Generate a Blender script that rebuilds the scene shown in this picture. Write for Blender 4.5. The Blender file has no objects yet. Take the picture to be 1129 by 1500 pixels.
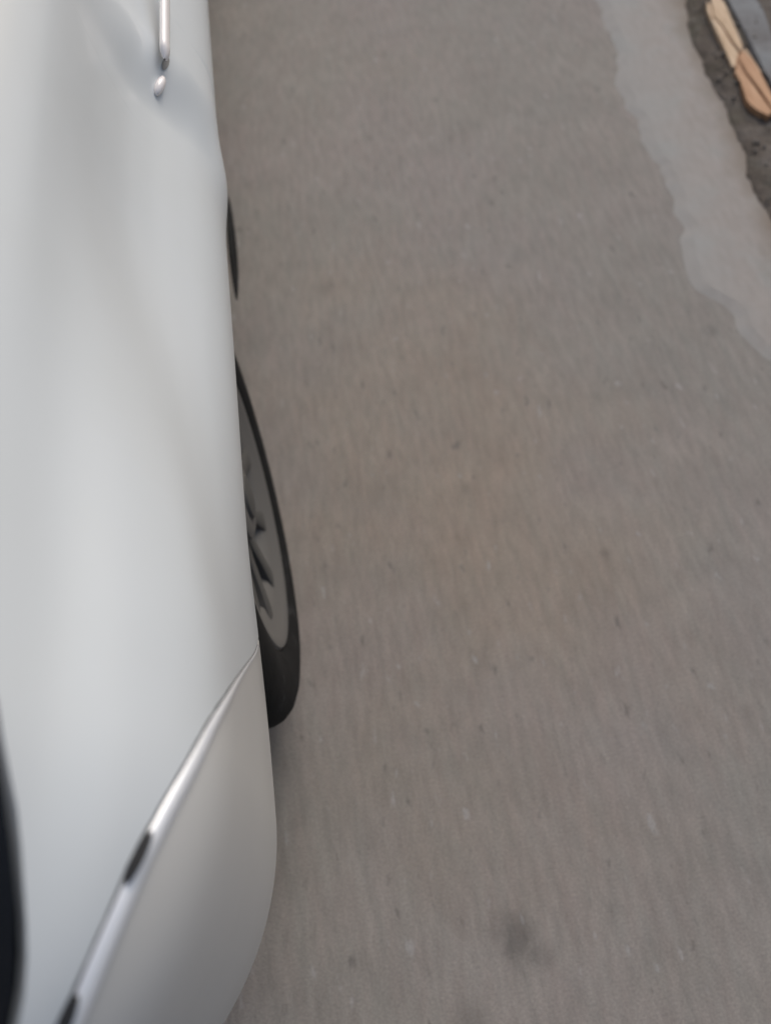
import bpy, bmesh, math, random
from mathutils import Matrix, Vector
random.seed(7)
R_ = math.radians
scene = bpy.context.scene
COL = scene.collection

# ------------------------------------------------------------------ camera
cam_d = bpy.data.cameras.new('camera')
cam = bpy.data.objects.new('camera', cam_d); COL.objects.link(cam)
cam_d.sensor_fit = 'VERTICAL'; cam_d.sensor_height = 36.0; cam_d.lens = 27.02
cam_d.clip_start = 0.02; cam_d.clip_end = 3000
rot = Matrix(((0.98431506, 0.17641955, 0.0),
              (-0.15337615, 0.85574676, -0.4941389),
              (-0.08717576, 0.48638836, 0.86938297)))
cam.matrix_world = Matrix.Translation((0, 0, 1.55)) @ rot.to_4x4()
cam_d.dof.use_dof = True
cam_d.dof.focus_distance = 0.98
cam_d.dof.aperture_fstop = 2.3
scene.camera = cam

# ------------------------------------------------------------------ sky, sun, exposure
SUN_EL, SUN_AZ = R_(44), R_(32)          # azimuth from +Y towards +X
world = bpy.data.worlds.new('World'); scene.world = world
world.use_nodes = True
nt = world.node_tree
sky = nt.nodes.new('ShaderNodeTexSky'); sky.sky_type = 'NISHITA'; sky.sun_disc = False
sky.sun_elevation = SUN_EL; sky.sun_rotation = SUN_AZ
sky.air_density = 1.0; sky.dust_density = 4.0; sky.ozone_density = 0.6
bg = nt.nodes['Background']; bg.inputs['Strength'].default_value = 0.095
nt.links.new(sky.outputs[0], bg.inputs[0])
sd = bpy.data.lights.new('sun', 'SUN'); sd.energy = 1.1; sd.angle = R_(40); sd.color = (1.0, 0.975, 0.94)
sun = bpy.data.objects.new('sun', sd); COL.objects.link(sun)
to_sun = Vector((math.cos(SUN_EL) * math.sin(SUN_AZ), math.cos(SUN_EL) * math.cos(SUN_AZ), math.sin(SUN_EL)))
sun.rotation_euler = to_sun.to_track_quat('Z', 'Y').to_euler()
sun.location = (3, 3, 6)
vs = scene.view_settings
vs.view_transform = 'Standard'; vs.look = 'None'; vs.gamma = 1.0; vs.use_curve_mapping = False
vs.exposure = 0.46

# ------------------------------------------------------------------ material helpers
def mat(name, base=(.5, .5, .5), rough=.5, metal=0.0, coat=0.0, spec=.5):
    m = bpy.data.materials.new(name); m.use_nodes = True
    p = m.node_tree.nodes['Principled BSDF']
    p.inputs['Base Color'].default_value = (*base, 1)
    p.inputs['Roughness'].default_value = rough
    p.inputs['Metallic'].default_value = metal
    p.inputs['Coat Weight'].default_value = coat
    p.inputs['Coat Roughness'].default_value = .12
    p.inputs['Specular IOR Level'].default_value = spec
    return m, p, m.node_tree

def N(t, kind, **kw):
    n = t.nodes.new(kind)
    for k, v in kw.items(): setattr(n, k, v)
    return n

def coords(t, scale=(1, 1, 1), rotz=0.0, loc=(0, 0, 0)):
    tc = N(t, 'ShaderNodeTexCoord'); mp = N(t, 'ShaderNodeMapping')
    mp.inputs['Scale'].default_value = scale; mp.inputs['Rotation'].default_value = (0, 0, rotz)
    mp.inputs['Location'].default_value = loc
    t.links.new(tc.outputs['Object'], mp.inputs['Vector'])
    return mp.outputs['Vector']

def noise(t, vec, scale, detail=4, rough=.55):
    n = N(t, 'ShaderNodeTexNoise'); n.inputs['Scale'].default_value = scale
    n.inputs['Detail'].default_value = detail; n.inputs['Roughness'].default_value = rough
    t.links.new(vec, n.inputs['Vector']); return n.outputs['Fac']

def ramp(t, fac, stops):
    r = N(t, 'ShaderNodeValToRGB'); e = r.color_ramp.elements
    while len(e) < len(stops): e.new(.5)
    for el, (p, c) in zip(e, stops):
        el.position = p; el.color = (*c, 1) if len(c) == 3 else c
    t.links.new(fac, r.inputs['Fac']); return r.outputs['Color']

def mix(t, fac, a, b, mode='MIX'):
    n = N(t, 'ShaderNodeMix', data_type='RGBA', blend_type=mode)
    for v, i in ((fac, 0), (a, 6), (b, 7)):
        if isinstance(v, (int, float)): n.inputs[i].default_value = v
        elif isinstance(v, tuple): n.inputs[i].default_value = (*v, 1)
        else: t.links.new(v, n.inputs[i])
    return n.outputs[2]

def bump(t, p, h, strength=.3, dist=.01):
    b = N(t, 'ShaderNodeBump'); b.inputs['Strength'].default_value = strength
    b.inputs['Distance'].default_value = dist
    t.links.new(h, b.inputs['Height']); t.links.new(b.outputs['Normal'], p.inputs['Normal'])

def g3(v): return (v, v, v)

# ---- road surface
def asphalt_material():
    m, p, t = mat('asphalt', rough=.85, spec=.3)
    v = coords(t)
    vs_ = coords(t, (1.0, .22, 1), R_(-24))            # grain stretched and turned to copy the motion streaks in the image
    big = noise(t, v, 1.1, 3)
    base = ramp(t, big, [(.35, (.200, .188, .171)), (.65, (.211, .193, .172))])
    # brown dust trodden into the middle of the lane
    tc0 = N(t, 'ShaderNodeTexCoord').outputs['Object']
    mp0 = N(t, 'ShaderNodeMapping', vector_type='POINT'); mp0.inputs['Location'].default_value = (-.20, -.85, 0); t.links.new(tc0, mp0.inputs['Vector'])
    mp1 = N(t, 'ShaderNodeMapping'); mp1.inputs['Scale'].default_value = (.95, .55, 1); t.links.new(mp0.outputs[0], mp1.inputs['Vector'])
    ln = N(t, 'ShaderNodeVectorMath', operation='LENGTH'); t.links.new(mp1.outputs[0], ln.inputs[0])
    wb = N(t, 'ShaderNodeMath', operation='MULTIPLY_ADD'); t.links.new(noise(t, v, 2.6, 4), wb.inputs[0]); wb.inputs[1].default_value = .9; t.links.new(ln.outputs['Value'], wb.inputs[2])
    dust = ramp(t, wb.outputs[0], [(.45, g3(.9)), (1.15, g3(0))])
    base = mix(t, dust, base, (.228, .192, .158))
    mauve = ramp(t, noise(t, coords(t, loc=(3, 1, 0)), 1.7, 3), [(.45, g3(0)), (.7, g3(.6))])
    base = mix(t, mauve, base, (.220, .195, .184))
    mid = noise(t, v, 6, 5, .6)
    base = mix(t, .34, base, ramp(t, mid, [(.3, g3(.40)), (.7, g3(.60))]), 'OVERLAY')
    g1 = noise(t, vs_, 60, 3, .6)
    base = mix(t, .64, base, ramp(t, g1, [(.28, g3(.40)), (.5, g3(.5)), (.74, g3(.60))]), 'OVERLAY')
    # sparse darker and lighter streaks, stretched and turned like the motion streaks in the image
    v3 = coords(t, (1, .4, 1), R_(-24), (5, 2, 0))
    sp = noise(t, v3, 42, 2, .5)
    base = mix(t, ramp(t, sp, [(.66, g3(0)), (.74, g3(.75))]), base, (.13, .12, .11))
    base = mix(t, ramp(t, sp, [(.26, g3(.7)), (.33, g3(0))]), base, (.27, .26, .25))
    g2 = noise(t, v, 230, 3, .7)
    base = mix(t, .6, base, ramp(t, g2, [(.3, g3(.36)), (.7, g3(.64))]), 'OVERLAY')
    hue = noise(t, vs_, 34, 2, .5)
    base = mix(t, .30, base, ramp(t, hue, [(.35, (.52, .49, .485)), (.65, (.48, .505, .50))]), 'OVERLAY')
    # oil spots
    sep = N(t, 'ShaderNodeTexCoord').outputs['Object']
    wob = noise(t, v, 22, 3)
    fac = None
    for (x, y, r, s) in ((.09, -.010, .046, .50), (.118, -.035, .032, .36), (-.012, -.12, .035, .24), (.895, 1.235, .024, .3),
                         (.456, .682, .018, .28), (.199, .905, .02, .18), (.62, .30, .02, .15), (-.05, 1.62, .03, .14)):
        d = N(t, 'ShaderNodeVectorMath', operation='DISTANCE'); t.links.new(sep, d.inputs[0]); d.inputs[1].default_value = (x, y, 0)
        w = N(t, 'ShaderNodeMath', operation='MULTIPLY_ADD'); t.links.new(wob, w.inputs[0]); w.inputs[1].default_value = r * 1.4
        t.links.new(d.outputs['Value'], w.inputs[2])
        mr = N(t, 'ShaderNodeMapRange', interpolation_type='SMOOTHSTEP')
        t.links.new(w.outputs[0], mr.inputs[0]); mr.inputs[1].default_value = r * .75; mr.inputs[2].default_value = r * 2.0
        mr.inputs[3].default_value = s; mr.inputs[4].default_value = 0
        if fac is None: fac = mr.outputs[0]
        else:
            a = N(t, 'ShaderNodeMath', operation='MAXIMUM'); t.links.new(fac, a.inputs[0]); t.links.new(mr.outputs[0], a.inputs[1]); fac = a.outputs[0]
    base = mix(t, fac, base, (.05, .048, .045))
    t.links.new(base, p.inputs['Base Color'])
    bump(t, p, noise(t, v, 170, 5, .7), .35, .004)
    return m

def concrete_material(name, a, b, c, edge=False):
    m, p, t = mat(name, rough=.8, spec=.3)
    v = coords(t); vs_ = coords(t, (1, .3, 1), R_(-24))
    base = ramp(t, noise(t, v, 5, 5, .6), [(.36, a), (.5, b), (.64, c)])
    base = mix(t, .5, base, ramp(t, noise(t, vs_, 60, 4, .6), [(.3, g3(.42)), (.7, g3(.58))]), 'OVERLAY')
    if edge:
        dt = N(t, 'ShaderNodeVectorMath', operation='DOT_PRODUCT'); t.links.new(v, dt.inputs[0]); dt.inputs[1].default_value = (1, -.11, 0)
        ad = N(t, 'ShaderNodeMath', operation='MULTIPLY_ADD'); t.links.new(noise(t, v, 7, 4), ad.inputs[0]); ad.inputs[1].default_value = .14; t.links.new(dt.outputs['Value'], ad.inputs[2])
        blue = N(t, 'ShaderNodeMapRange'); t.links.new(ad.outputs[0], blue.inputs[0])
        for i, q in ((1, .86), (2, .98), (3, .45), (4, 0)): blue.inputs[i].default_value = q
        base = mix(t, blue.outputs[0], base, (.262, .268, .26))
        br = N(t, 'ShaderNodeMapRange'); t.links.new(ad.outputs[0], br.inputs[0])
        for i, q in ((1, 1.02), (2, 1.10), (3, 0), (4, .9)): br.inputs[i].default_value = q
        base = mix(t, br.outputs[0], base, (.175, .143, .112))
    t.links.new(base, p.inputs['Base Color'])
    bump(t, p, noise(t, v, 120, 5, .65), .25, .004)
    return m

def dirt_material():
    m, p, t = mat('dirt', rough=.95, spec=.15)
    v = coords(t); vs_ = coords(t, (1, .3, 1), R_(-24))
    base = ramp(t, noise(t, v, 9, 6, .65), [(.3, (.085, .070, .057)), (.5, (.122, .104, .088)), (.68, (.15, .134, .12))])
    base = mix(t, .6, base, ramp(t, noise(t, vs_, 50, 4, .7), [(.3, g3(.36)), (.7, g3(.62))]), 'OVERLAY')
    base = mix(t, ramp(t, noise(t, v, 4.3, 3), [(.5, g3(0)), (.7, g3(.5))]), base, (.075, .08, .05))
    t.links.new(base, p.inputs['Base Color'])
    bump(t, p, noise(t, v, 60, 6, .7), .8, .012)
    return m

def paint_material(name, col, dirt=.06):
    m, p, t = mat(name, col, .34, 0.0, .35)
    v = coords(t)
    f = ramp(t, noise(t, v, 3.0, 5, .6), [(.42, g3(0)), (.72, g3(dirt * 3))])
    b = mix(t, f, col, (col[0] * .86, col[1] * .84, col[2] * .78))
    t.links.new(b, p.inputs['Base Color'])
    r = N(t, 'ShaderNodeMapRange'); t.links.new(noise(t, v, 14, 4), r.inputs[0])
    r.inputs[3].default_value = .28; r.inputs[4].default_value = .44
    t.links.new(r.outputs[0], p.inputs['Roughness'])
    return m

def rubber_material(name, col, stretch=True):
    m, p, t = mat(name, rough=.85, spec=.15)
    v = coords(t, (1, .25, .25) if stretch else (1, 1, 1))
    b = ramp(t, noise(t, v, 60, 4, .65), [(.3, tuple(c * .6 for c in col)), (.6, col), (.78, tuple(min(1, c * 2.6 + .01) for c in col))])
    t.links.new(b, p.inputs['Base Color'])
    bump(t, p, noise(t, v, 160, 3), .3, .003)
    return m

def wood_material(name, a, b, c):
    m, p, t = mat(name, rough=.7, spec=.25)
    v = coords(t, (6, 1, 6), R_(-6))
    base = ramp(t, noise(t, v, 9, 6, .65), [(.3, a), (.52, b), (.72, c)])
    t.links.new(base, p.inputs['Base Color'])
    bump(t, p, noise(t, v, 30, 4), .3, .003)
    return m

M = {}
M['asphalt'] = asphalt_material()
M['concrete'] = concrete_material('pale_concrete', (.250, .228, .208), (.262, .241, .222), (.252, .246, .230), True)
M['slab'] = concrete_material('blue_grey_stone', (.115, .112, .112), (.14, .142, .145), (.165, .175, .18))
M['dirt'] = dirt_material()
M['paint'] = paint_material('white_paint', (.60, .635, .648))
M['bumper'] = paint_material('shaded_white_bumper_paint', (.53, .528, .508), .08)  # body white greyed down, shade of the turned-under bumper put into the colour
M['rubber'] = rubber_material('tyre_rubber', (.011, .011, .011))
M['flap'] = rubber_material('flap_rubber', (.010, .012, .015))
M['plastic'] = mat('black_plastic', (.015, .015, .016), .55)[0]
M['trim'] = mat('bright_trim', (.70, .72, .74), .32, .2, .4)[0]
M['alloy'] = mat('alloy_grey', (.115, .111, .104), .65, .25)[0]
M['spoke'] = mat('shaded_spoke_grey', (.06, .058, .054), .75, .1)[0]  # darker copy of the alloy, paints the shade inside the wheel dish
M['recess_shade'] = mat('recess_shade_grey', (.24, .235, .225), .6)[0]  # grey for a surface patch painted as the shade of the hand recess
M['steel'] = mat('brake_steel', (.09, .085, .08), .5, .8)[0]
M['glass'] = mat('dark_glass', (.006, .009, .014), .12, 0, 0, .5)[0]
M['handle'] = mat('handle_highlight_tint', (.84, .79, .76), .22, 0, .6)[0]  # pinkish highlight and reflection put into the base colour
M['lamp'] = mat('lamp_lens', (.30, .012, .012), .15, 0, .5)[0]
M['clear'] = mat('clear_lens', (.55, .57, .58), .1, 0, .6)[0]
M['wood_pale'] = wood_material('pale_wood', (.40, .275, .165), (.50, .365, .24), (.58, .45, .32))
M['wood_tan'] = wood_material('tan_wood', (.33, .175, .09), (.41, .235, .13), (.47, .295, .175))
M['pebble'] = concrete_material('pebble_stone', (.08, .072, .063), (.11, .10, .09), (.15, .14, .13))

# ------------------------------------------------------------------ object helpers
def mesh_obj(name, bm, m, parent=None, smooth=True):
    bmesh.ops.recalc_face_normals(bm, faces=bm.faces)
    me = bpy.data.meshes.new(name); bm.to_mesh(me); bm.free()
    if smooth:
        for p in me.polygons: p.use_smooth = True
    me.materials.append(m)
    o = bpy.data.objects.new(name, me); COL.objects.link(o)
    if parent: o.parent = parent
    return o

def sharpen(o, angle=35):
    o.data.set_sharp_from_angle(angle=R_(angle)); return o

def thing(name, label, cat, loc=(0, 0, 0), group=None):
    o = bpy.data.objects.new(name, None); COL.objects.link(o); o.location = loc
    o.empty_display_size = .2
    o['label'] = label; o['category'] = cat
    if group: o['group'] = group
    return o

def grid(bm, rows, flip=False):
    V = [[bm.verts.new(p) for p in r] for r in rows]
    for i in range(len(V) - 1):
        for j in range(len(V[0]) - 1):
            q = [V[i][j], V[i][j + 1], V[i + 1][j + 1], V[i + 1][j]]
            if flip: q.reverse()
            bm.faces.new(q)
    return V

def lathe(bm, prof, cx, cy, cz, n=64, close=False):
    """prof: (x, r) pairs turned about the axle (world X)."""
    rings = []
    for k in range(n):
        a = 2 * math.pi * k / n
        rings.append([bm.verts.new((cx + x, cy + r * math.cos(a), cz + r * math.sin(a))) for x, r in prof])
    for k in range(n):
        A, B = rings[k], rings[(k + 1) % n]
        for j in range(len(prof) - (0 if close else 1)):
            j2 = (j + 1) % len(prof)
            bm.faces.new((A[j], A[j2], B[j2], B[j]))

def box(bm, lo, hi):
    v = [bm.verts.new((x, y, z)) for x in (lo[0], hi[0]) for y in (lo[1], hi[1]) for z in (lo[2], hi[2])]
    for f in ((0, 1, 3, 2), (4, 6, 7, 5), (0, 4, 5, 1), (2, 3, 7, 6), (0, 2, 6, 4), (1, 5, 7, 3)):
        bm.faces.new([v[i] for i in f])

def prism(bm, pts, z0, z1, jit=0.0, bev=0.0):
    lo = [bm.verts.new((x, y, z0)) for x, y in pts]
    cx = sum(p[0] for p in pts) / len(pts); cy = sum(p[1] for p in pts) / len(pts)
    def inn(p, d): 
        l = math.hypot(p[0] - cx, p[1] - cy) or 1
        return (p[0] - (p[0] - cx) / l * d, p[1] - (p[1] - cy) / l * d)
    mid = [bm.verts.new((x, y, z1 - bev)) for x, y in pts]
    up = [bm.verts.new((*inn(p, bev), z1 + random.uniform(-jit, jit))) for p in pts]
    n = len(pts)
    for a, b in ((lo, mid), (mid, up)):
        for i in range(n):
            bm.faces.new((a[i], a[(i + 1) % n], b[(i + 1) % n], b[i]))
    bm.faces.new(up); bm.faces.new(lo[::-1])
    bmesh.ops.triangulate(bm, faces=[f for f in bm.faces if len(f.verts) > 4])

def interp(tab, x):
    if x <= tab[0][0]: return tab[0][1]
    for (x0, y0), (x1, y1) in zip(tab, tab[1:]):
        if x <= x1:
            t = (x - x0) / (x1 - x0); return y0 + (y1 - y0) * t
    return tab[-1][1]

def smooth_interp(tab, x):
    """Catmull-Rom through the table (monotone enough here)."""
    n = len(tab)
    if x <= tab[0][0]: return tab[0][1]
    if x >= tab[-1][0]: return tab[-1][1]
    for i in range(n - 1):
        x0, y0 = tab[i]; x1, y1 = tab[i + 1]
        if x <= x1:
            h = x1 - x0; t = (x - x0) / h
            m0 = (y1 - tab[i - 1][1]) / (x1 - tab[i - 1][0]) if i > 0 else (y1 - y0) / h
            m1 = (tab[i + 2][1] - y0) / (tab[i + 2][0] - x0) if i < n - 2 else (y1 - y0) / h
            return ((2 * t**3 - 3 * t**2 + 1) * y0 + (t**3 - 2 * t**2 + t) * h * m0
                    + (-2 * t**3 + 3 * t**2) * y1 + (t**3 - t**2) * h * m1)

def sstep(a, b, x):
    t = max(0, min(1, (x - a) / (b - a))); return t * t * (3 - 2 * t)

# ------------------------------------------------------------------ ground
bm = bmesh.new(); s = 600
bm.faces.new([bm.verts.new(p) for p in ((-s, -s, -.012), (s, -s, -.012), (s, s, -.012), (-s, s, -.012))])
o = mesh_obj('ground', bm, M['dirt']); o['kind'] = 'structure'

def sheet(name, left, right, z, m, thick=.0):
    """strip between two edge curves given as functions of y, with a small side lip"""
    bm = bmesh.new()
    ys = []
    y = -3.0
    while y < 8.0: ys.append(y); y += .0125
    ys = [-60, -20, -8] + ys + [12, 25, 60]
    rows = []
    for y in ys:
        l, r = left(y), right(y)
        rows.append([(l - .045, y, z - .0055), (l, y, z)] + [(l + (r - l) * k / 6, y, z) for k in range(1, 6)] + [(r, y, z), (r, y, z - .012)])
    grid(bm, rows, True)
    o = mesh_obj(name, bm, m, smooth=False); o['kind'] = 'structure'
    return o

def wob(y, seed, amp):
    return amp * (math.sin(y * 9.1 + seed) * .4 + math.sin(y * 23.7 + seed * 2.3) * .3 + math.sin(y * 51 + seed * 1.7) * .2 + math.sin(y * 113 + seed) * .12)

DIRT_EDGE = [(-8, 1.22), (.6, 1.18), (1.51, 1.172), (1.61, 1.184), (1.674, 1.188), (1.763, 1.194), (1.895, 1.231), (2.0, 1.232), (2.115, 1.24),  # this edge, the next one and the board outlines: image pixels cast onto ground
             (2.26, 1.25), (2.45, 1.277), (2.608, 1.312), (2.817, 1.36), (4, 1.42), (8, 1.45)]
def dirt_edge(y): return interp(DIRT_EDGE, y) + wob(y, 1.0, .012)
APRON_EDGE = [(-8, 1.19), (.3, 1.19), (.95, 1.16), (1.10, 1.06), (1.197, 1.01), (1.294, .99), (1.376, .965), (1.505, .975), (1.64, .986), (1.83, 1.0), (2.03, 1.006),
              (2.19, 1.004), (2.3, 1.0), (2.42, 1.03), (2.48, 1.06), (2.64, 1.088), (2.95, 1.12), (4, 1.16), (8, 1.2)]
_rg = random.Random(3); RAG = [_rg.gauss(0, 1) for _ in range(900)]
def ragged(y):
    out = 0
    for step, amp, k0 in ((.16, .012, 0), (.055, .006, 300), (.03, .0035, 500)):
        q = (y + 4) / step; i = int(math.floor(q)); t = q - i; t = t * t * (3 - 2 * t)
        out += amp * (RAG[(k0 + i) % 900] * (1 - t) + RAG[(k0 + i + 1) % 900] * t)
    return out
def apron_edge(y): return min(interp(APRON_EDGE, y) + wob(y, 4.0, .009) + ragged(y), dirt_edge(y) - .01)
sheet('road', lambda y: -5.5, lambda y: 1.36 + wob(y, 2, .01), .0, M['asphalt'])
sheet('concrete_road_edge', apron_edge, lambda y: dirt_edge(y) + .03, .0045, M['concrete'])

# verge: low uneven bank of dirt lapping over the concrete edge
bm = bmesh.new()
rows = []
ys = [-60, -20, -8] + [-3 + .02 * i for i in range(550)] + [12, 25, 60]
for y in ys:
    e = dirt_edge(y)
    row = []
    for k, d in enumerate((0, .008, .02, .035, .05, .07, .09, .115, .14, .17, .2, .24, .28, .33, .4, .5, .7, 1.0, 2.0, 6.0)):
        rel = .006 * min(1, d / .03) + .010 * min(1, d / .2)
        j = 0 if k == 0 else random.uniform(-.0035, .0035) + .004 * math.sin(y * 14 + d * 31) * min(1, d / .05)
        row.append((e + d, y + random.uniform(-.006, .006), (.0 if k == 0 else .006) + rel + j))
    rows.append(row)
grid(bm, rows, True)
o = mesh_obj('dirt_verge', bm, M['dirt']); o['kind'] = 'structure'

# loose grit lying on the verge and along the concrete edge: uncountable
bm = bmesh.new()
for i in range(700):
    y = random.uniform(.6, 4.2); e = dirt_edge(y)
    d = abs(random.gauss(0, .2)) + .02
    r = random.choice((.003, .004, .004, .005, .007))
    if d < 0: r = min(r, .004)
    x = e + d; z = .006 if d < 0 else .013 + .006 * min(1, d / .03) + .010 * min(1, d / .2)
    bmesh.ops.create_icosphere(bm, subdivisions=1, radius=r, matrix=Matrix.Translation((x, y, z)) @ Matrix.Rotation(random.random() * 6, 4, 'Z')
                               @ Matrix.Diagonal((random.uniform(.7, 1.3), random.uniform(.8, 1.9), random.uniform(.4, .7), 1)))
o = mesh_obj('gravel', bm, M['pebble']); o['kind'] = 'stuff'

# blue-grey stone lying along the board
bm = bmesh.new()
pts = [(1.405, 1.985), (1.398, 2.05), (1.402, 2.11), (1.406, 2.19), (1.411, 2.27), (1.420, 2.33), (1.436, 2.48), (1.446, 2.6), (1.47, 2.735), (1.545, 2.72), (1.53, 2.5), (1.50, 2.33), (1.485, 2.2), (1.47, 2.07), (1.45, 1.98)]
prism(bm, [(x - 0, y) for x, y in pts], .0, .030, .003, .006)
o = mesh_obj('kerb_stone', bm, M['slab'], smooth=False)
o['label'] = 'long blue grey stone lying in the dirt just beyond the broken board'; o['category'] = 'stone'

# broken board on the dirt
bd = thing('broken_board', 'split tan wooden board lying on the dark dirt at the road edge', 'board', (1.36, 2.3, .012))
def plank(name, pts, m, z0, z1, label=None):
    bm = bmesh.new(); prism(bm, [(x - 1.36, y - 2.3) for x, y in pts], z0, z1, .0015, .0025)
    o = mesh_obj(name, bm, m, bd, smooth=False)
    if label: o['label'] = label
plank('board_piece', [(1.382, 2.579), (1.373, 2.60), (1.358, 2.544), (1.341, 2.399), (1.331, 2.295), (1.322, 2.229), (1.330, 2.228), (1.348, 2.262), (1.367, 2.296), (1.365, 2.346), (1.369, 2.451), (1.362, 2.511)], M['wood_pale'], 0, .020, 'pale near strip of the far half')
plank('board_piece', [(1.392, 2.606), (1.368, 2.515), (1.3755, 2.451), (1.3725, 2.35), (1.3755, 2.297), (1.390, 2.32), (1.397, 2.361), (1.411, 2.463), (1.425, 2.573), (1.42, 2.636)], M['wood_pale'], 0, .022, 'pale far strip of the far half')
plank('board_piece', [(1.3485, 2.254), (1.332, 2.222), (1.32, 2.205), (1.317, 2.149), (1.3, 2.061), (1.302, 2.03), (1.312, 2.005), (1.316, 1.992), (1.328, 1.988), (1.333, 1.966), (1.341, 1.982), (1.351, 1.972), (1.3495, 2.05), (1.3485, 2.106), (1.3445, 2.177)], M['wood_tan'], 0, .021, 'orange tan near strip of the near half')
plank('board_piece', [(1.379, 2.302), (1.3525, 2.257), (1.3495, 2.179), (1.3535, 2.107), (1.3545, 2.05), (1.356, 1.975), (1.378, 1.975), (1.378, 2.055), (1.383, 2.1), (1.388, 2.171), (1.390, 2.246)], M['wood_tan'], 0, .023, 'orange tan far strip of the near half')
plank('board_core', [(1.374, 2.575), (1.36, 2.52), (1.347, 2.39), (1.337, 2.29), (1.332, 2.225), (1.322, 2.14), (1.306, 2.05), (1.32, 2.0), (1.372, 1.99), (1.374, 2.06), (1.380, 2.12), (1.384, 2.25), (1.392, 2.36), (1.404, 2.46), (1.415, 2.56)], M['wood_tan'], -.004, .014)
plank('splinter', [(1.386, 2.312), (1.3935, 2.25), (1.391, 2.18), (1.396, 2.185), (1.399, 2.25), (1.396, 2.312)], M['wood_pale'], 0, .018)

# ------------------------------------------------------------------ the white car
car = thing('white_car', 'white car with grey alloy wheel and bright trim strip on the asphalt at left', 'car', (-1.1, 2.2, 0))
CO = Vector((-1.1, 2.2, 0))
def part(name, bm, m, parent=None, smooth=True, label=None):
    """part built in world coordinates, stored relative to the car"""
    bmesh.ops.translate(bm, verts=bm.verts, vec=-CO)
    o = mesh_obj(name, bm, m, parent or car, smooth)
    if label: o['label'] = label
    return o

WR, WZ = .40, .398
REAR_Y, FRONT_Y, ARCH, ARCH_H = .73, 3.78, .45, .362
HAUNCH = [(.20, -.300), (.30, -.276), (.40, -.254), (.50, -.231), (.60, -.208), (.70, -.182), (.75, -.167), (.79, -.161), (.83, -.163), (.87, -.174), (.91, -.193), (.95, -.213), (.99, -.227),
          (1.04, -.235), (1.10, -.240), (1.14, -.246), (1.165, -.256), (1.20, -.275), (1.25, -.307), (1.29, -.342)]
DOOR = [(.20, -.298), (.30, -.276), (.40, -.255), (.50, -.234), (.60, -.205), (.70, -.182), (.80, -.157), (.86, -.150), (.92, -.166), (.97, -.190), (1.0, -.206), (1.06, -.229),
        (1.11, -.239), (1.14, -.246), (1.165, -.255), (1.20, -.274), (1.25, -.307), (1.29, -.342)]
BUMP = [(.12, -.345), (.16, -.333), (.20, -.315), (.30, -.278), (.40, -.244), (.50, -.214), (.60, -.190), (.70, -.175), (.80, -.165), (.90, -.157), (.96, -.156), (1.0, -.164), (1.05, -.188),
        (1.10, -.223), (1.14, -.243), (1.165, -.255), (1.20, -.274), (1.25, -.307), (1.29, -.342)]
def side(y, z):
    h, d, b = smooth_interp(HAUNCH, z), smooth_interp(DOOR, z), smooth_interp(BUMP, z)
    k = sstep(1.04, 1.17, y + (z - .80) * .25)
    k2 = sstep(.20, .78, y)
    k3 = sstep(3.0, 3.35, y)
    x = (b + (h - b) * k2); x = x + (d - x) * k * (1 - k3)
    x += .009 * math.exp(-((y - 1.07) / .06) ** 2) * math.exp(-((z - .79) / .08) ** 2)
    if y > 4.0: x -= .05 * ((y - 4.0) / .8) ** 2
    return x

RC = .30
Y_REAR0, Y_FRONT0 = .162, 4.55
MIDX = -1.1
Q = RC * math.pi / 2
def shell(u, z, mirror=False):
    """u runs along the side: y on the flank, then round the corner and across the end"""
    if u < Y_REAR0:
        x0 = side(Y_REAR0, z); s = Y_REAR0 - u
        rear_in = .05 * sstep(.9, 1.3, z)
        if s < Q:
            a = s / RC; p = (x0 - RC + RC * math.cos(a), Y_REAR0 - (RC - rear_in) * math.sin(a), z)
        else: p = (x0 - RC - (s - Q), Y_REAR0 - RC + rear_in - .02 * ((s - Q) / .6), z)
    elif u > Y_FRONT0:
        x0 = side(Y_FRONT0, z); s = u - Y_FRONT0
        if s < Q: a = s / RC; p = (x0 - RC + RC * math.cos(a), Y_FRONT0 + RC * math.sin(a), z)
        else: p = (x0 - RC - (s - Q), Y_FRONT0 + RC + .03 * ((s - Q) / .6), z)
    else: p = (side(u, z), u, z)
    if mirror: p = (2 * MIDX - p[0], p[1], p[2])
    return p
def u_mid(z, rear=True):
    if rear: return Y_REAR0 - Q - (side(Y_REAR0, z) - RC - MIDX)
    return Y_FRONT0 + Q + (side(Y_FRONT0, z) - RC - MIDX)

SEAM = [(-1.0, .985), (-.5, .985), (-.2, .990), (-.101, 1.006), (-.053, 1.022), (-.023, 1.029), (.017, 1.034), (.059, 1.032), (.088, 1.025), (.118, 1.012),
        (.158, .986), (.186, .956), (.224, .899), (.262, .832), (.302, .758), (.345, .682), (.38, .620), (.402, .584)]
def seam_z(u): return smooth_interp(SEAM, u)
DOOR_SEAM = [(.955, .94), (.98, .905), (1.02, .85), (1.06, .79), (1.12, .70), (1.17, .60), (1.205, .48), (1.22, .36), (1.225, .235)]
BELT = [(-.9, 1.012), (-.3, 1.012), (-.12, 1.028), (-.09, 1.036), (-.061, 1.046), (-.021, 1.060), (.017, 1.075), (.054, 1.091), (.092, 1.106), (.131, 1.123), (.171, 1.135), (.24, 1.168),
        (.32, 1.222), (.42, 1.256), (.6, 1.265), (2.6, 1.262), (3.1, 1.25), (3.3, 1.17), (3.5, 1.12), (4.3, 1.03), (4.9, .93), (5.6, .92)]
def belt(u): return smooth_interp(BELT, u)
def arch_z(y, cy):
    d = abs(y - cy)
    return WZ + ARCH_H * math.sqrt(1 - (d / ARCH) ** 2) if d < ARCH else None
SILL = .235
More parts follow.
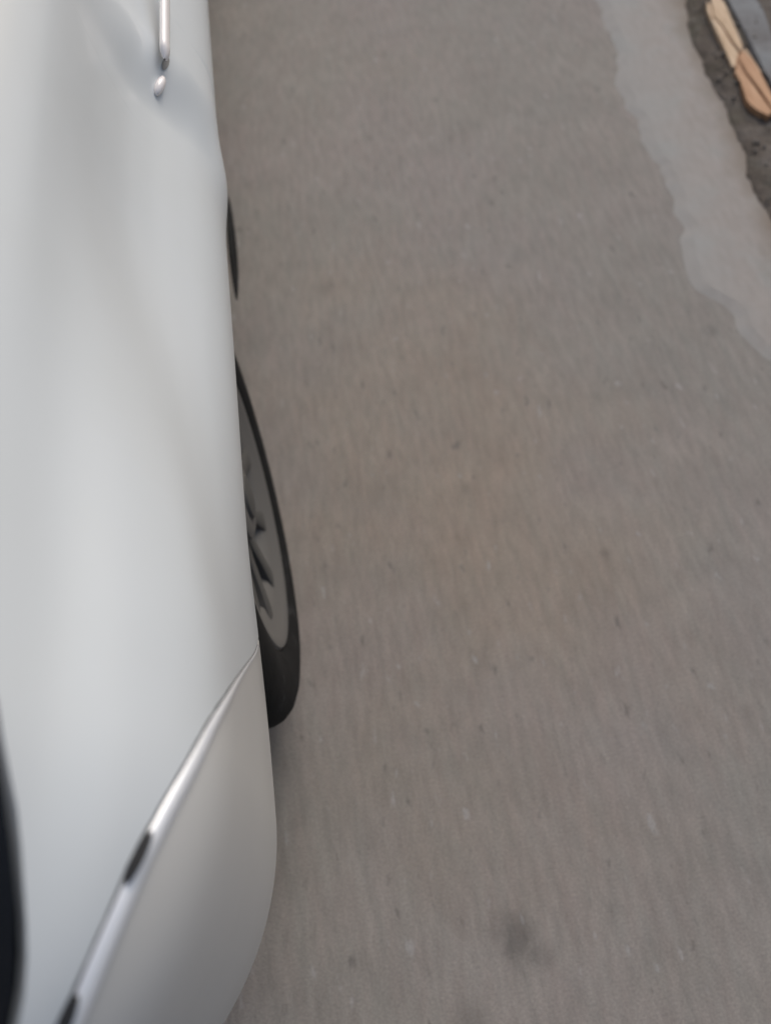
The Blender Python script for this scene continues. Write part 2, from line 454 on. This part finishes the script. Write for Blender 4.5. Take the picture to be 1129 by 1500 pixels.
def zbot(u):
    for cy in (REAR_Y, FRONT_Y):
        a = arch_z(u, cy)
        if a: return max(a, seam_z(u) + .004) if u < .402 else a
    if u < REAR_Y: return seam_z(u) + .004
    return SILL

def solidify(o, t=.012):
    m = o.modifiers.new('thickness', 'SOLIDIFY'); m.thickness = t; m.offset = -1; m.use_rim = True
    e = o.modifiers.new('sharp_rims', 'EDGE_SPLIT'); e.split_angle = R_(40)
    return o

def panel(name, us, zb, zt, m, nz=56, mirror=False, label=None, parent=None, more=None):
    bm = bmesh.new(); rows = []
    for u in us:
        a, b = zb(u), zt(u)
        rows.append([shell(u, a + (b - a) * k / nz, mirror) for k in range(nz + 1)])
    grid(bm, rows)
    if more:
        us2, zt2 = more
        grid(bm, [[shell(u, zb(u) + (zt2(u) - zb(u)) * k / 40, mirror) for k in range(41)] for u in us2])
    # make the outside face outwards
    c = Vector((MIDX, 2.2, .8))
    bm.normal_update(); bm.faces.ensure_lookup_table()
    f = bm.faces[len(bm.faces) // 2]
    if f.normal.dot(f.calc_center_median() - c) < 0: bmesh.ops.reverse_faces(bm, faces=bm.faces)
    bmesh.ops.translate(bm, verts=bm.verts, vec=-CO)
    me = bpy.data.meshes.new(name); bm.to_mesh(me); bm.free()
    for p in me.polygons: p.use_smooth = True
    me.materials.append(m)
    o = bpy.data.objects.new(name, me); COL.objects.link(o); o.parent = parent or car
    if label: o['label'] = label
    return solidify(o)

def lin(a, b, n): return [a + (b - a) * i / n for i in range(n + 1)]
def arch_cols(a, b, cy):
    out = [u for u in lin(a, b, 60) if abs(u - cy) > ARCH + .002]
    out += [cy - (ARCH - .0004) * math.cos(math.pi * i / 72) for i in range(73)]
    return sorted(u for u in out if a <= u <= b)

for mir in (False, True):
    um = u_mid(1.05)
    panel('quarter_panel', lin(um, -.31, 8) + arch_cols(-.30, .954, REAR_Y) + [.9549], zbot, belt, M['paint'], nz=72, mirror=mir,
          more=([.9549, .9552] + lin(.958, 1.1793, 50) + [1.18, 1.19, 1.20, 1.21, 1.22, 1.224], lambda u: interp(DOOR_SEAM, u)))
    rd = panel('rear_door', [.9550] + lin(.957, 1.225, 60) + lin(1.24, 2.348, 50), lambda u: interp(DOOR_SEAM, u) if u < 1.225 else SILL, belt, M['paint'], mirror=mir)
    fd = panel('front_door', lin(2.351, 3.30, 24), lambda u: SILL, belt, M['paint'], mirror=mir)
    panel('front_fender', arch_cols(3.303, 4.60, FRONT_Y) + lin(4.62, u_mid(.9, False), 14), zbot, belt, M['paint'], mirror=mir)
    # bumper: rows in height, from the seam or the arch round to the middle of the tail
    bm = bmesh.new(); rows = []
    for u in [.368 - i * .006 for i in range(80)] + [u_mid(.9) + .30, u_mid(.9) + .12, u_mid(.9) - .5]:
        z0 = arch_z(u, REAR_Y) or .13
        z1 = seam_z(u) - .004
        rows.append([shell(max(u, u_mid(z0 + (z1 - z0) * k / 56)), z0 + (z1 - z0) * k / 56, mir) for k in range(57)])
    grid(bm, rows)
    bm.normal_update(); bm.faces.ensure_lookup_table(); f = bm.faces[300]
    if f.normal.dot(f.calc_center_median() - Vector((MIDX, 2.2, .8))) < 0: bmesh.ops.reverse_faces(bm, faces=bm.faces)
    bmesh.ops.translate(bm, verts=bm.verts, vec=-CO)
    me = bpy.data.meshes.new('rear_bumper'); bm.to_mesh(me); bm.free()
    for p in me.polygons: p.use_smooth = True
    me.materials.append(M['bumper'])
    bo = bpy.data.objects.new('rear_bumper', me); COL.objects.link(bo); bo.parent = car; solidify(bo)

    # bright strip along the seam, a tapering half-round bar
    sgn = -1 if mir else 1
    bm = bmesh.new(); rings = []; gap_shade = []
    # even steps along the seam
    us = [.335 - .0015 * i for i in range(380)]
    pts = [Vector(shell(u, seam_z(u), mir)) for u in us]
    acc = 0; last = -1; sel = []
    for i, p in enumerate(pts):
        if i: acc += (p - pts[i - 1]).length
        if acc - last > .008: sel.append((us[i], acc)); last = acc
    for u, dist in sel:
        z = seam_z(u); c = Vector(shell(u, z, mir)); e = 1e-3
        tu = Vector(shell(u + e, z, mir)) - Vector(shell(u - e, z, mir))
        tz = Vector(shell(u, z + e, mir)) - Vector(shell(u, z - e, mir))
        n = tu.cross(tz).normalized()
        if n.dot(c - Vector((MIDX, 2.2, z))) < 0: n = -n
        along = (Vector(shell(u - e, seam_z(u - e), mir)) - c).normalized()
        w = n.cross(along).normalized()
        half = interp([(0, .0022), (.06, .0022), (.14, .0025), (.22, .0036), (.28, .0050), (.36, .0066), (.42, .0078), (.50, .0088), (.66, .0095)], dist)
        ht = half * .75
        cc = c + n * .0005; wl = half + .0004 + .0007 * min(1, dist / .3) + .0012 * math.exp(-((u - .070) / .018) ** 2) + .0020 * math.exp(-((u + .024) / .018) ** 2)
        up = w if w.z > 0 else -w
        gap_shade.append([cc - up * half * .5 - n * .006, cc - up * half * .5, cc + up * (wl - .0006), cc + up * wl - n * .0008, cc + up * wl - n * .006])
        c = c - n * min(.002, half * .25)
        rings.append([c + w * (half * math.cos(a)) + n * (ht * math.sin(a)) for a in [math.pi * k / 10 for k in range(11)]] )
    V = grid(bm, rings)
    bm.faces.new([v for v in V[0]]); bm.faces.new([v for v in V[-1]][::-1])
    strip = part('trim_strip', bm, M['trim'])
    bm = bmesh.new(); grid(bm, gap_shade); mesh_obj('gap_shade_ribbon', (bmesh.ops.translate(bm, verts=bm.verts, vec=-CO), bm)[1], M['plastic'], strip)  # black ribbon standing in for the shaded panel gap, wider at the dark reflections
    # two dark reflections at the strip's edge, modelled as black lens shapes
    for uc, ln, wd in ((.070, .017, .0012), (-.024, .017, .0022)):
        z = seam_z(uc); c = Vector(shell(uc, z, mir)); e = 1e-3
        tu = Vector(shell(uc + e, z, mir)) - Vector(shell(uc - e, z, mir))
        tz = Vector(shell(uc, z + e, mir)) - Vector(shell(uc, z - e, mir))
        n = tu.cross(tz).normalized()
        if n.dot(c - Vector((MIDX, 2.2, z))) < 0: n = -n
        along = (Vector(shell(uc - e, seam_z(uc - e), mir)) - c).normalized()
        w = n.cross(along).normalized()
        if w.z < 0: w = -w
        half = .0070 if uc > 0 else .0088
        fr = Matrix((along, w, n)).transposed().to_4x4(); fr.translation = c + w * (half * .95) + n * .003
        bm = bmesh.new()
        bmesh.ops.create_uvsphere(bm, u_segments=20, v_segments=10, radius=1, matrix=fr @ Matrix.Diagonal((ln, wd, .005, 1)))
        part('trim_dark_reflection', bm, M['plastic'])

    # greenhouse: glass panes between body colour pillars
    def gh(u, t, mirror=mir):
        b = belt(u); z = b + (1.74 - b) * t
        p = Vector(shell(u, min(b, 1.262), mirror))
        k = (z - b)
        tx = -.34 * k - .25 * k * k
        end_r = 1 - sstep(-.1, .35, u); end_f = sstep(2.75, 3.35, u)
        s_ = -1 if mirror else 1
        p.x += tx * s_ * (1 - .25 * end_r)
        p.y += end_r * .30 * k - end_f * 1.35 * k * (1)
        p.z = z
        return p
    def pane(name, us, t0, t1, m, nt=10):
        bm = bmesh.new(); rows = [[gh(u, t0 + (t1 - t0) * k / nt) for k in range(nt + 1)] for u in us]
        grid(bm, rows)
        return solidify(part(name, bm, m), .006)
    pane('rear_window', lin(-1.0, .24, 30), .012, .88, M['glass'])
    pane('rear_pillar', lin(.243, .36, 6), 0.004, .997, M['paint'])
    pane('side_window', lin(.363, 1.18, 20), .03, .90, M['glass'])
    pane('middle_pillar', lin(1.183, 1.28, 4), 0.004, .997, M['plastic'])
    pane('side_window', lin(1.283, 2.28, 20), .03, .90, M['glass'])
    pane('middle_pillar', lin(2.283, 2.40, 4), 0.004, .997, M['plastic'])
    pane('side_window', lin(2.403, 3.0, 16), .03, .90, M['glass'])
    pane('front_pillar', lin(3.003, 3.12, 4), 0.004, .997, M['paint'])
    pane('roof_rail', lin(.363, 3.0, 40), .905, .997, M['paint'], 3)

# roof and bonnet
bm = bmesh.new()
rows = []
for i in range(25):
    y = .15 + (2.62 - .15) * i / 24; w = .575 - .08 * (abs(i - 12) / 12) ** 4
    rows.append([(MIDX + w * (-1 + 2 * j / 14), y, 1.738 + .05 * (1 - (-1 + 2 * j / 14) ** 2) * (1 - .5 * (abs(i - 12) / 12) ** 2)) for j in range(15)])
grid(bm, rows, True); solidify(part('roof', bm, M['paint']), .01)
bm = bmesh.new(); rows = []
for u in lin(3.15, 4.75, 24):
    zz = belt(u); x0 = shell(u if u < Y_FRONT0 else Y_FRONT0, zz)[0] - .004
    if u > Y_FRONT0: x0 -= .12 * ((u - Y_FRONT0) / .2) ** 2
    w = x0 - MIDX
    rows.append([(MIDX + w * (-1 + 2 * j / 14), u, zz + .05 * (1 - (-1 + 2 * j / 14) ** 2)) for j in range(15)])
grid(bm, rows, True); solidify(part('bonnet', bm, M['paint']), .01)
bm = bmesh.new()
rows = [[(MIDX + (.72 - .1 * t) * (-1 + 2 * j / 12), 3.42 - .80 * t - .08 * (-1 + 2 * j / 12) ** 2, 1.20 + .53 * t) for j in range(13)] for t in lin(0, 1, 8)]
grid(bm, rows); solidify(part('windscreen', bm, M['glass']), .006)
# dark floor pan, wheel housings
bm = bmesh.new(); box(bm, (-1.72, 1.25, .22), (-.33, 3.25, .40)); box(bm, (-1.80, -.06, .13), (-.40, .27, .40)); box(bm, (-1.55, .3, .55), (-.65, 3.3, .9))
part('floor_pan', bm, M['plastic'], smooth=False)
for cy in (REAR_Y, FRONT_Y):
    for s_ in (1, -1):
        bm = bmesh.new(); rows = []
        for i in range(41):
            a = .12 + (math.pi - .2) * i / 40
            r = ARCH + .006; rh = ARCH_H + .05
            rows.append([(MIDX + s_ * w, cy + r * math.cos(a), max(.2, WZ + rh * math.sin(a))) for w in (.862, .80, .70, .60)])
        V = grid(bm, rows)
        part('wheel_arch_liner', bm, M['plastic'])

# wheels
def make_wheel(cy, s_):
    face = -.221
    root = bpy.data.objects.new('wheel', None); COL.objects.link(root); root.parent = car
    root.location = Vector((MIDX, cy, WZ)) - CO
    root.rotation_euler = (0, 0, (0 if s_ > 0 else math.pi))
    turn = R_(3.0) if cy < 2 else 0
    X = face - MIDX
    def sub(name, bm, m, sm=True):
        bmesh.ops.scale(bm, verts=bm.verts, vec=(1, 1.111, 1.111))
        # the wheel stands slightly turned, its rear edge outward
        bmesh.ops.rotate(bm, verts=bm.verts, cent=(X - .10, 0, 0), matrix=Matrix.Rotation(turn * s_, 3, 'Z'))
        return sharpen(mesh_obj(name, bm, m, root, sm), 40)
    bm = bmesh.new()
    t = .200
    prof = [(X - .012, .248), (X - .004, .262), (X, .285), (X - .001, .305), (X - .007, .326), (X - .017, .343), (X - .030, .353), (X - .045, .3575),
            (X - .062, .359), (X - .066, .352), (X - .074, .352), (X - .078, .360), (X - .120, .360), (X - .124, .352), (X - .132, .352), (X - .136, .359),
            (X - t + .03, .354), (X - t + .01, .33), (X - t, .29), (X - t + .012, .248)]
    lathe(bm, prof, 0, 0, 0, 96, True)
    sub('tyre', bm, M['rubber'])
    bm = bmesh.new()
    lathe(bm, [(X - .013, .2475), (X - .009, .244), (X - .009, .236), (X - .014, .226), (X - .022, .205), (X - .030, .180), (X - .048, .165)], 0, 0, 0, 96)
    sub('rim', bm, M['alloy'])
    bm = bmesh.new()
    lathe(bm, [(X - .047, .172), (X - .052, .12), (X - .045, .07), (X - .045, .03)], 0, 0, 0, 64)
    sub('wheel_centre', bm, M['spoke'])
    for k in range(10):
        bm = bmesh.new(); a = 2 * math.pi * k / 10
        rows = []
        for r, w, x in ((.05, .020, X - .034), (.10, .0155, X - .032), (.15, .0145, X - .026), (.185, .018, X - .022), (.205, .024, X - .0235)):
            rows.append([(x - .022, r, -w * .9), (x - .003, r, -w), (x, r, -w * .7), (x, r, w * .7), (x - .003, r, w), (x - .022, r, w * .9)])
        grid(bm, rows)
        bmesh.ops.rotate(bm, verts=bm.verts, cent=(0, 0, 0), matrix=Matrix.Rotation(a, 3, 'X'))
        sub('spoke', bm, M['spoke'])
    bm = bmesh.new(); lathe(bm, [(X - .05, .07), (X - .022, .066), (X - .016, .055), (X - .016, .036)], 0, 0, 0, 40); sub('hub', bm, M['alloy'])
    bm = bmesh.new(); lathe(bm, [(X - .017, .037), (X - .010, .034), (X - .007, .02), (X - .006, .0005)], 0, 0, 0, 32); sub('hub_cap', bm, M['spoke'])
    bm = bmesh.new(); lathe(bm, [(X - .085, .16), (X - .075, .158), (X - .075, .05), (X - .06, .05)], 0, 0, 0, 48); sub('brake_disc', bm, M['steel'])
    return root
for cy in (REAR_Y, FRONT_Y):
    for s_ in (1, -1): make_wheel(cy, s_)

# rubber flaps hanging behind the rear wheels
for s_ in (1, -1):
    bm = bmesh.new(); rows = []
    for k in range(11):
        z = .40 + (.56 - .40) * k / 10
        rows.append([(MIDX + s_ * (.855 - .17 * j / 6), .296 + .004 * math.sin(j * 1.3), z) for j in range(7)])
    grid(bm, rows)
    o = part('mud_flap', bm, M['flap']); solidify(o, .005).modifiers[0].offset = 0

# black spindle shape on the sill ahead of the rear wheel
for s_ in (1, -1):
    bm = bmesh.new(); rows = []
    for i in range(31):
        y = 1.38 + (1.76 - 1.38) * i / 30
        w = math.sin(math.pi * i / 30) ** .6
        rows.append([(MIDX + s_ * (  .842 + .010 * w * math.cos(a)), y, .242 + .026 * w * math.sin(a)) for a in [2 * math.pi * k / 12 for k in range(13)]])
    grid(bm, rows); part('sill_spindle', bm, M['rubber'])

# door handles: bent bar on a fixed end cap
def handle(y0, s_):
    root = bpy.data.objects.new('door_handle', None); COL.objects.link(root); root.parent = car
    x0 = side(y0, .970)
    root.location = Vector((MIDX + s_ * (x0 - MIDX), y0, .970)) - CO
    bm = bmesh.new(); rows = []
    for i in range(41):
        t = i / 40; y = .012 + .20 * t
        e = min(1, min(t, 1 - t) / .07 + .02) ** .5
        bx = (side(1.0785, .973) - side(1.066, .970) if y0 < 2 else .0) + .0165 + .094 * (y - .012) * (y0 < 2)
        rows.append([(s_ * (bx + .0065 * e * math.cos(a)), y, (.24 * (y - .012) + .003) * (y0 < 2) + .0105 * e * math.sin(a)) for a in [2 * math.pi * k / 16 for k in range(17)]])
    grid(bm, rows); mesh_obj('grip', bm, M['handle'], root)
    bm = bmesh.new()
    x1 = side(y0 - .012, .951) - x0
    bmesh.ops.create_uvsphere(bm, u_segments=24, v_segments=12, radius=1, matrix=Matrix.Translation((s_ * (x1 + .003), -.010, -.018)) @ Matrix.Rotation(.1, 4, 'X') @ Matrix.Rotation(s_ * -.35, 4, 'Z') @ Matrix.Diagonal((.0065, .018, .007, 1)))
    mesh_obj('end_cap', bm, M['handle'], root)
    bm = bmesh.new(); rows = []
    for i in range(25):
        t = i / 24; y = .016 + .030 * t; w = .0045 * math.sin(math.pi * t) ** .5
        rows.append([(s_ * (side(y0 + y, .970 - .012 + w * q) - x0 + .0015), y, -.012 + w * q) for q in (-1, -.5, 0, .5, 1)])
    grid(bm, rows); mesh_obj('recess_shade', bm, M['recess_shade'], root)
for s_ in (1, -1):
    handle(1.066, s_); handle(2.42, s_)

# tail lamps, head lamps, mirrors
for s_ in (1, -1):
    bm = bmesh.new(); rows = []
    for u in lin(-.62, -.36, 10):
        rows.append([Vector(shell(u, z, s_ < 0)) + Vector((0, -.012 * math.sin(math.pi * (z - .80) / .2) ** .5 - .001, 0)) for z in lin(.80, 1.0, 8)])
    grid(bm, rows); part('tail_lamp', bm, M['lamp'])
    bm = bmesh.new(); rows = []
    for u in lin(4.6, 5.05, 14):
        rows.append([Vector(shell(u, z, s_ < 0)) + Vector((s_ * .004, .006, 0)) for z in lin(.72, .88, 6)])
    grid(bm, rows); part('headlight', bm, M['clear'])
    bm = bmesh.new()
    bmesh.ops.create_uvsphere(bm, u_segments=24, v_segments=14, radius=1, matrix=Matrix.Translation((MIDX + s_ * .98, 3.02, 1.33)) @ Matrix.Diagonal((.12, .07, .085, 1)))
    part('door_mirror', bm, M['paint'])
